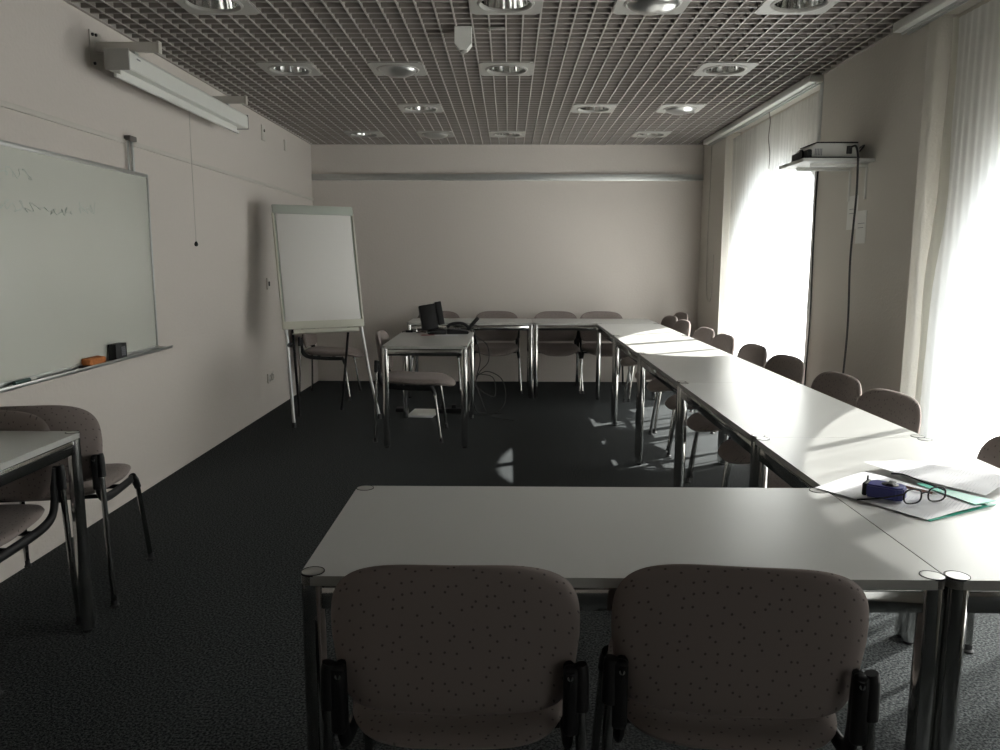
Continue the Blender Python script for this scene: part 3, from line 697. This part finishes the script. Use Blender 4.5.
# glasses: frame towards the camera, one temple to the left, one raised behind
t = thing('glasses', 'dark-framed reading glasses lying open on the papers', 'glasses', (1.036, 1.884, ZP+.0065), math.radians(16))
def rimpts(cx):
    return [(cx+.0262*math.copysign(abs(math.cos(a))**.72, math.cos(a)), 0, .0205+.0180*math.copysign(abs(math.sin(a))**.72, math.sin(a))) for a in [2*PI*i/28 for i in range(29)]]
bm = BM(); tube(bm, rimpts(-.0365), .0021, 8); tube(bm, rimpts(.0365), .0021, 8); tube(bm, [(-.012, 0, .026), (0, -.002, .029), (.012, 0, .026)], .002, 8, 4)
link('frame', bm, 'black', t, 50)
for cx in (-.0365, .0365):
    bm = BM(); p = [bm.verts.new(q) for q in rimpts(cx)[:-1]]; bm.faces.new(p); link('lens', bm, 'lens', t, 50)
for P_ in ([(-.0625, 0, .027), (-.068, .001, .027), (-.095, .012, .020), (-.125, .034, .011), (-.148, .060, .003)],
           [(.0625, 0, .027), (.063, .007, .028), (.035, .050, .040), (.010, .085, .050), (-.006, .108, .047)]):
    bm = BM(); tube(bm, P_, .0021, 8, 5); link('temple', bm, 'black', t, 50)

# ---------------------------------------------------------------- devices on the small table
ZD = TH+.001
t = thing('electronic_device', 'black box-shaped electronic device leaning back on the free-standing table', 'device', (-.60, 6.36, ZD), math.radians(12))
RM = Matrix.Rotation(math.radians(-9), 4, 'Y') @ Matrix.Rotation(math.radians(-6), 4, 'X')
bm = BM(); box(bm, -.095, .035, -.045, .05, .030, .235, .006, Matrix.Translation((0, 0, .012)) @ RM); link('body', bm, 'black', t, 30)
bm = BM(); box(bm, .036, .088, -.055, .055, .060, .248, .006, Matrix.Translation((0, 0, .008)) @ RM); link('side_panel', bm, 'black', t, 30)
bm = BM(); box(bm, -.06, .09, -.05, .06, .0, .035, .006); link('base', bm, 'black', t, 30)
t = thing('desk_phone', 'black desk telephone with raised curved handset at the table corner', 'phone', (-.42, 6.44, ZD), math.radians(8))
bm = BM(); prism(bm, [(-.095, 0), (.085, 0), (.085, .022), (-.095, .045)], -.09, .09, Matrix.Rotation(PI/2, 4, 'X')); bmesh.ops.bevel(bm, geom=list(bm.edges), offset=.005, segments=2, affect='EDGES'); link('base', bm, 'black', t, 30)
bm = BM(); tube(bm, [(-.09, -.05, .055), (-.06, -.05, .078), (0, -.05, .088), (.05, -.05, .080), (.085, -.05, .055)], .013, 10, 5, sx=1.3); link('handset', bm, 'black', t, 50)
bm = BM(); box(bm, -.014, .014, -.02, .02, 0, .135, .006, Matrix.Translation((.080, -.02, .030)) @ Matrix.Rotation(math.radians(42), 4, 'Y')); link('raised_display', bm, 'black', t, 30)
bm = BM()
for i in range(3):
    for j in range(4): box(bm, -.03+i*.022, -.016+i*.022, .0+j*.018, .012+j*.018, .030, .0375, .001)
link('keypad', bm, 'ink', t, 30)
tag(link('paper_sheet', sheet([(-.70, 6.225), (-.60, 6.26), (-.60, 6.30), (-.70, 6.30)], ZD, .0008, lambda u, v: 0), 'red', None, 40), 'small red-printed leaflet under the front of the black device', 'paper')
tag(link('paper_sheet', sheet([(-.585, 6.20), (-.40, 6.22), (-.41, 6.33), (-.585, 6.29)], ZD, .0008, lambda u, v: 0), 'paper', None, 40), 'white loose sheet in front of the desk phone', 'paper')
tag(link('laptop_charger', (lambda bm: (box(bm, -.86, -.80, 6.50, 6.54, ZD, ZD+.018, .005), tube(bm, [(-.80, 6.52, ZD+.012), (-.76, 6.46, ZD+.006), (-.72, 6.48, ZD+.006), (-.68, 6.44, ZD+.006)], .004, 8, 5), tube(bm, [(-.86, 6.52, ZD+.010), (-.885, 6.50, ZD+.006), (-.875, 6.44, ZD+.006)], .003, 8, 5), bm)[-1])(BM()), 'black', None, 40), 'small black power adapter with lead on the far left of that table', 'adapter')
# cables hanging behind the small table
cab = [([(-.31, 6.50, ZD+.02), (-.29, 6.585, .75), (-.27, 6.62, .66), (-.24, 6.63, .5), (-.27, 6.64, .35), (-.30, 6.64, .2), (-.28, 6.66, .05), (-.2, 6.75, .008), (-.05, 6.72, .008)], .0045, 'black cable dropping from the phone table corner to the floor'),
       ([(-.33, 6.52, ZD+.03), (-.27, 6.60, .70), (-.18, 6.63, .62), (-.17, 6.64, .48), (-.25, 6.65, .38), (-.27, 6.66, .26), (-.12, 6.68, .17), (-.13, 6.69, .33), (-.26, 6.67, .37)], .0035, 'thin black cable looping beside the far leg of the device table'),
       ([(-.28, 6.67, .345), (-.18, 6.70, .385), (-.06, 6.72, .32), (-.02, 6.72, .18), (-.05, 6.70, .06), (-.15, 6.68, .010), (-.3, 6.66, .010), (-.5, 6.72, .010)], .0040, 'wide black cable loop right of the free-standing table'),
       ([(-.30, 6.64, .33), (-.24, 6.64, .18), (-.17, 6.62, .02), (-.05, 6.50, .007), (.05, 6.44, .007)], .0035, 'black cable trailing right across the carpet from the free-standing table')]
for P_, r_, lab in cab:
    bm = BM(); tube(bm, P_, r_, 8, 8); tag(link('power_cable', bm, 'wire'), lab, 'cable', 'cables at the free-standing table')
t = thing('power_strip', 'black power strip with plugs on the carpet under the free-standing table', 'power strip', (-.50, 6.80, 0), math.radians(4))
bm = BM(); box(bm, -.14, .14, -.03, .03, 0, .04, .008); link('body', bm, 'black', t, 30)
for x in (-.08, 0.02, .1):
    bm = BM(); box(bm, x-.02, x+.02, -.02, .02, .041, .075, .006); link('plug', bm, 'rubber', t, 30)
t = thing('paper_box', 'flat white paper stack on the carpet under the free-standing table', 'paper', (-.735, 6.72, 0), math.radians(-6))
bm = BM(); box(bm, -.12, .105, -.15, .15, 0, .018, .002); link('stack', bm, 'paper', t, 30)
bm = BM(); box(bm, -.10, .12, -.14, .13, .0185, .024, .001, Matrix.Rotation(.06, 4, 'Z')); link('top_sheets', bm, 'white', t, 30)
bm = BM(); box(bm, -1.0, -.90, 6.80, 6.90, 0, .035, .010); tag(link('power_adapter', bm, 'black', None, 30), 'black adapter block on the carpet left of the paper stack', 'adapter')
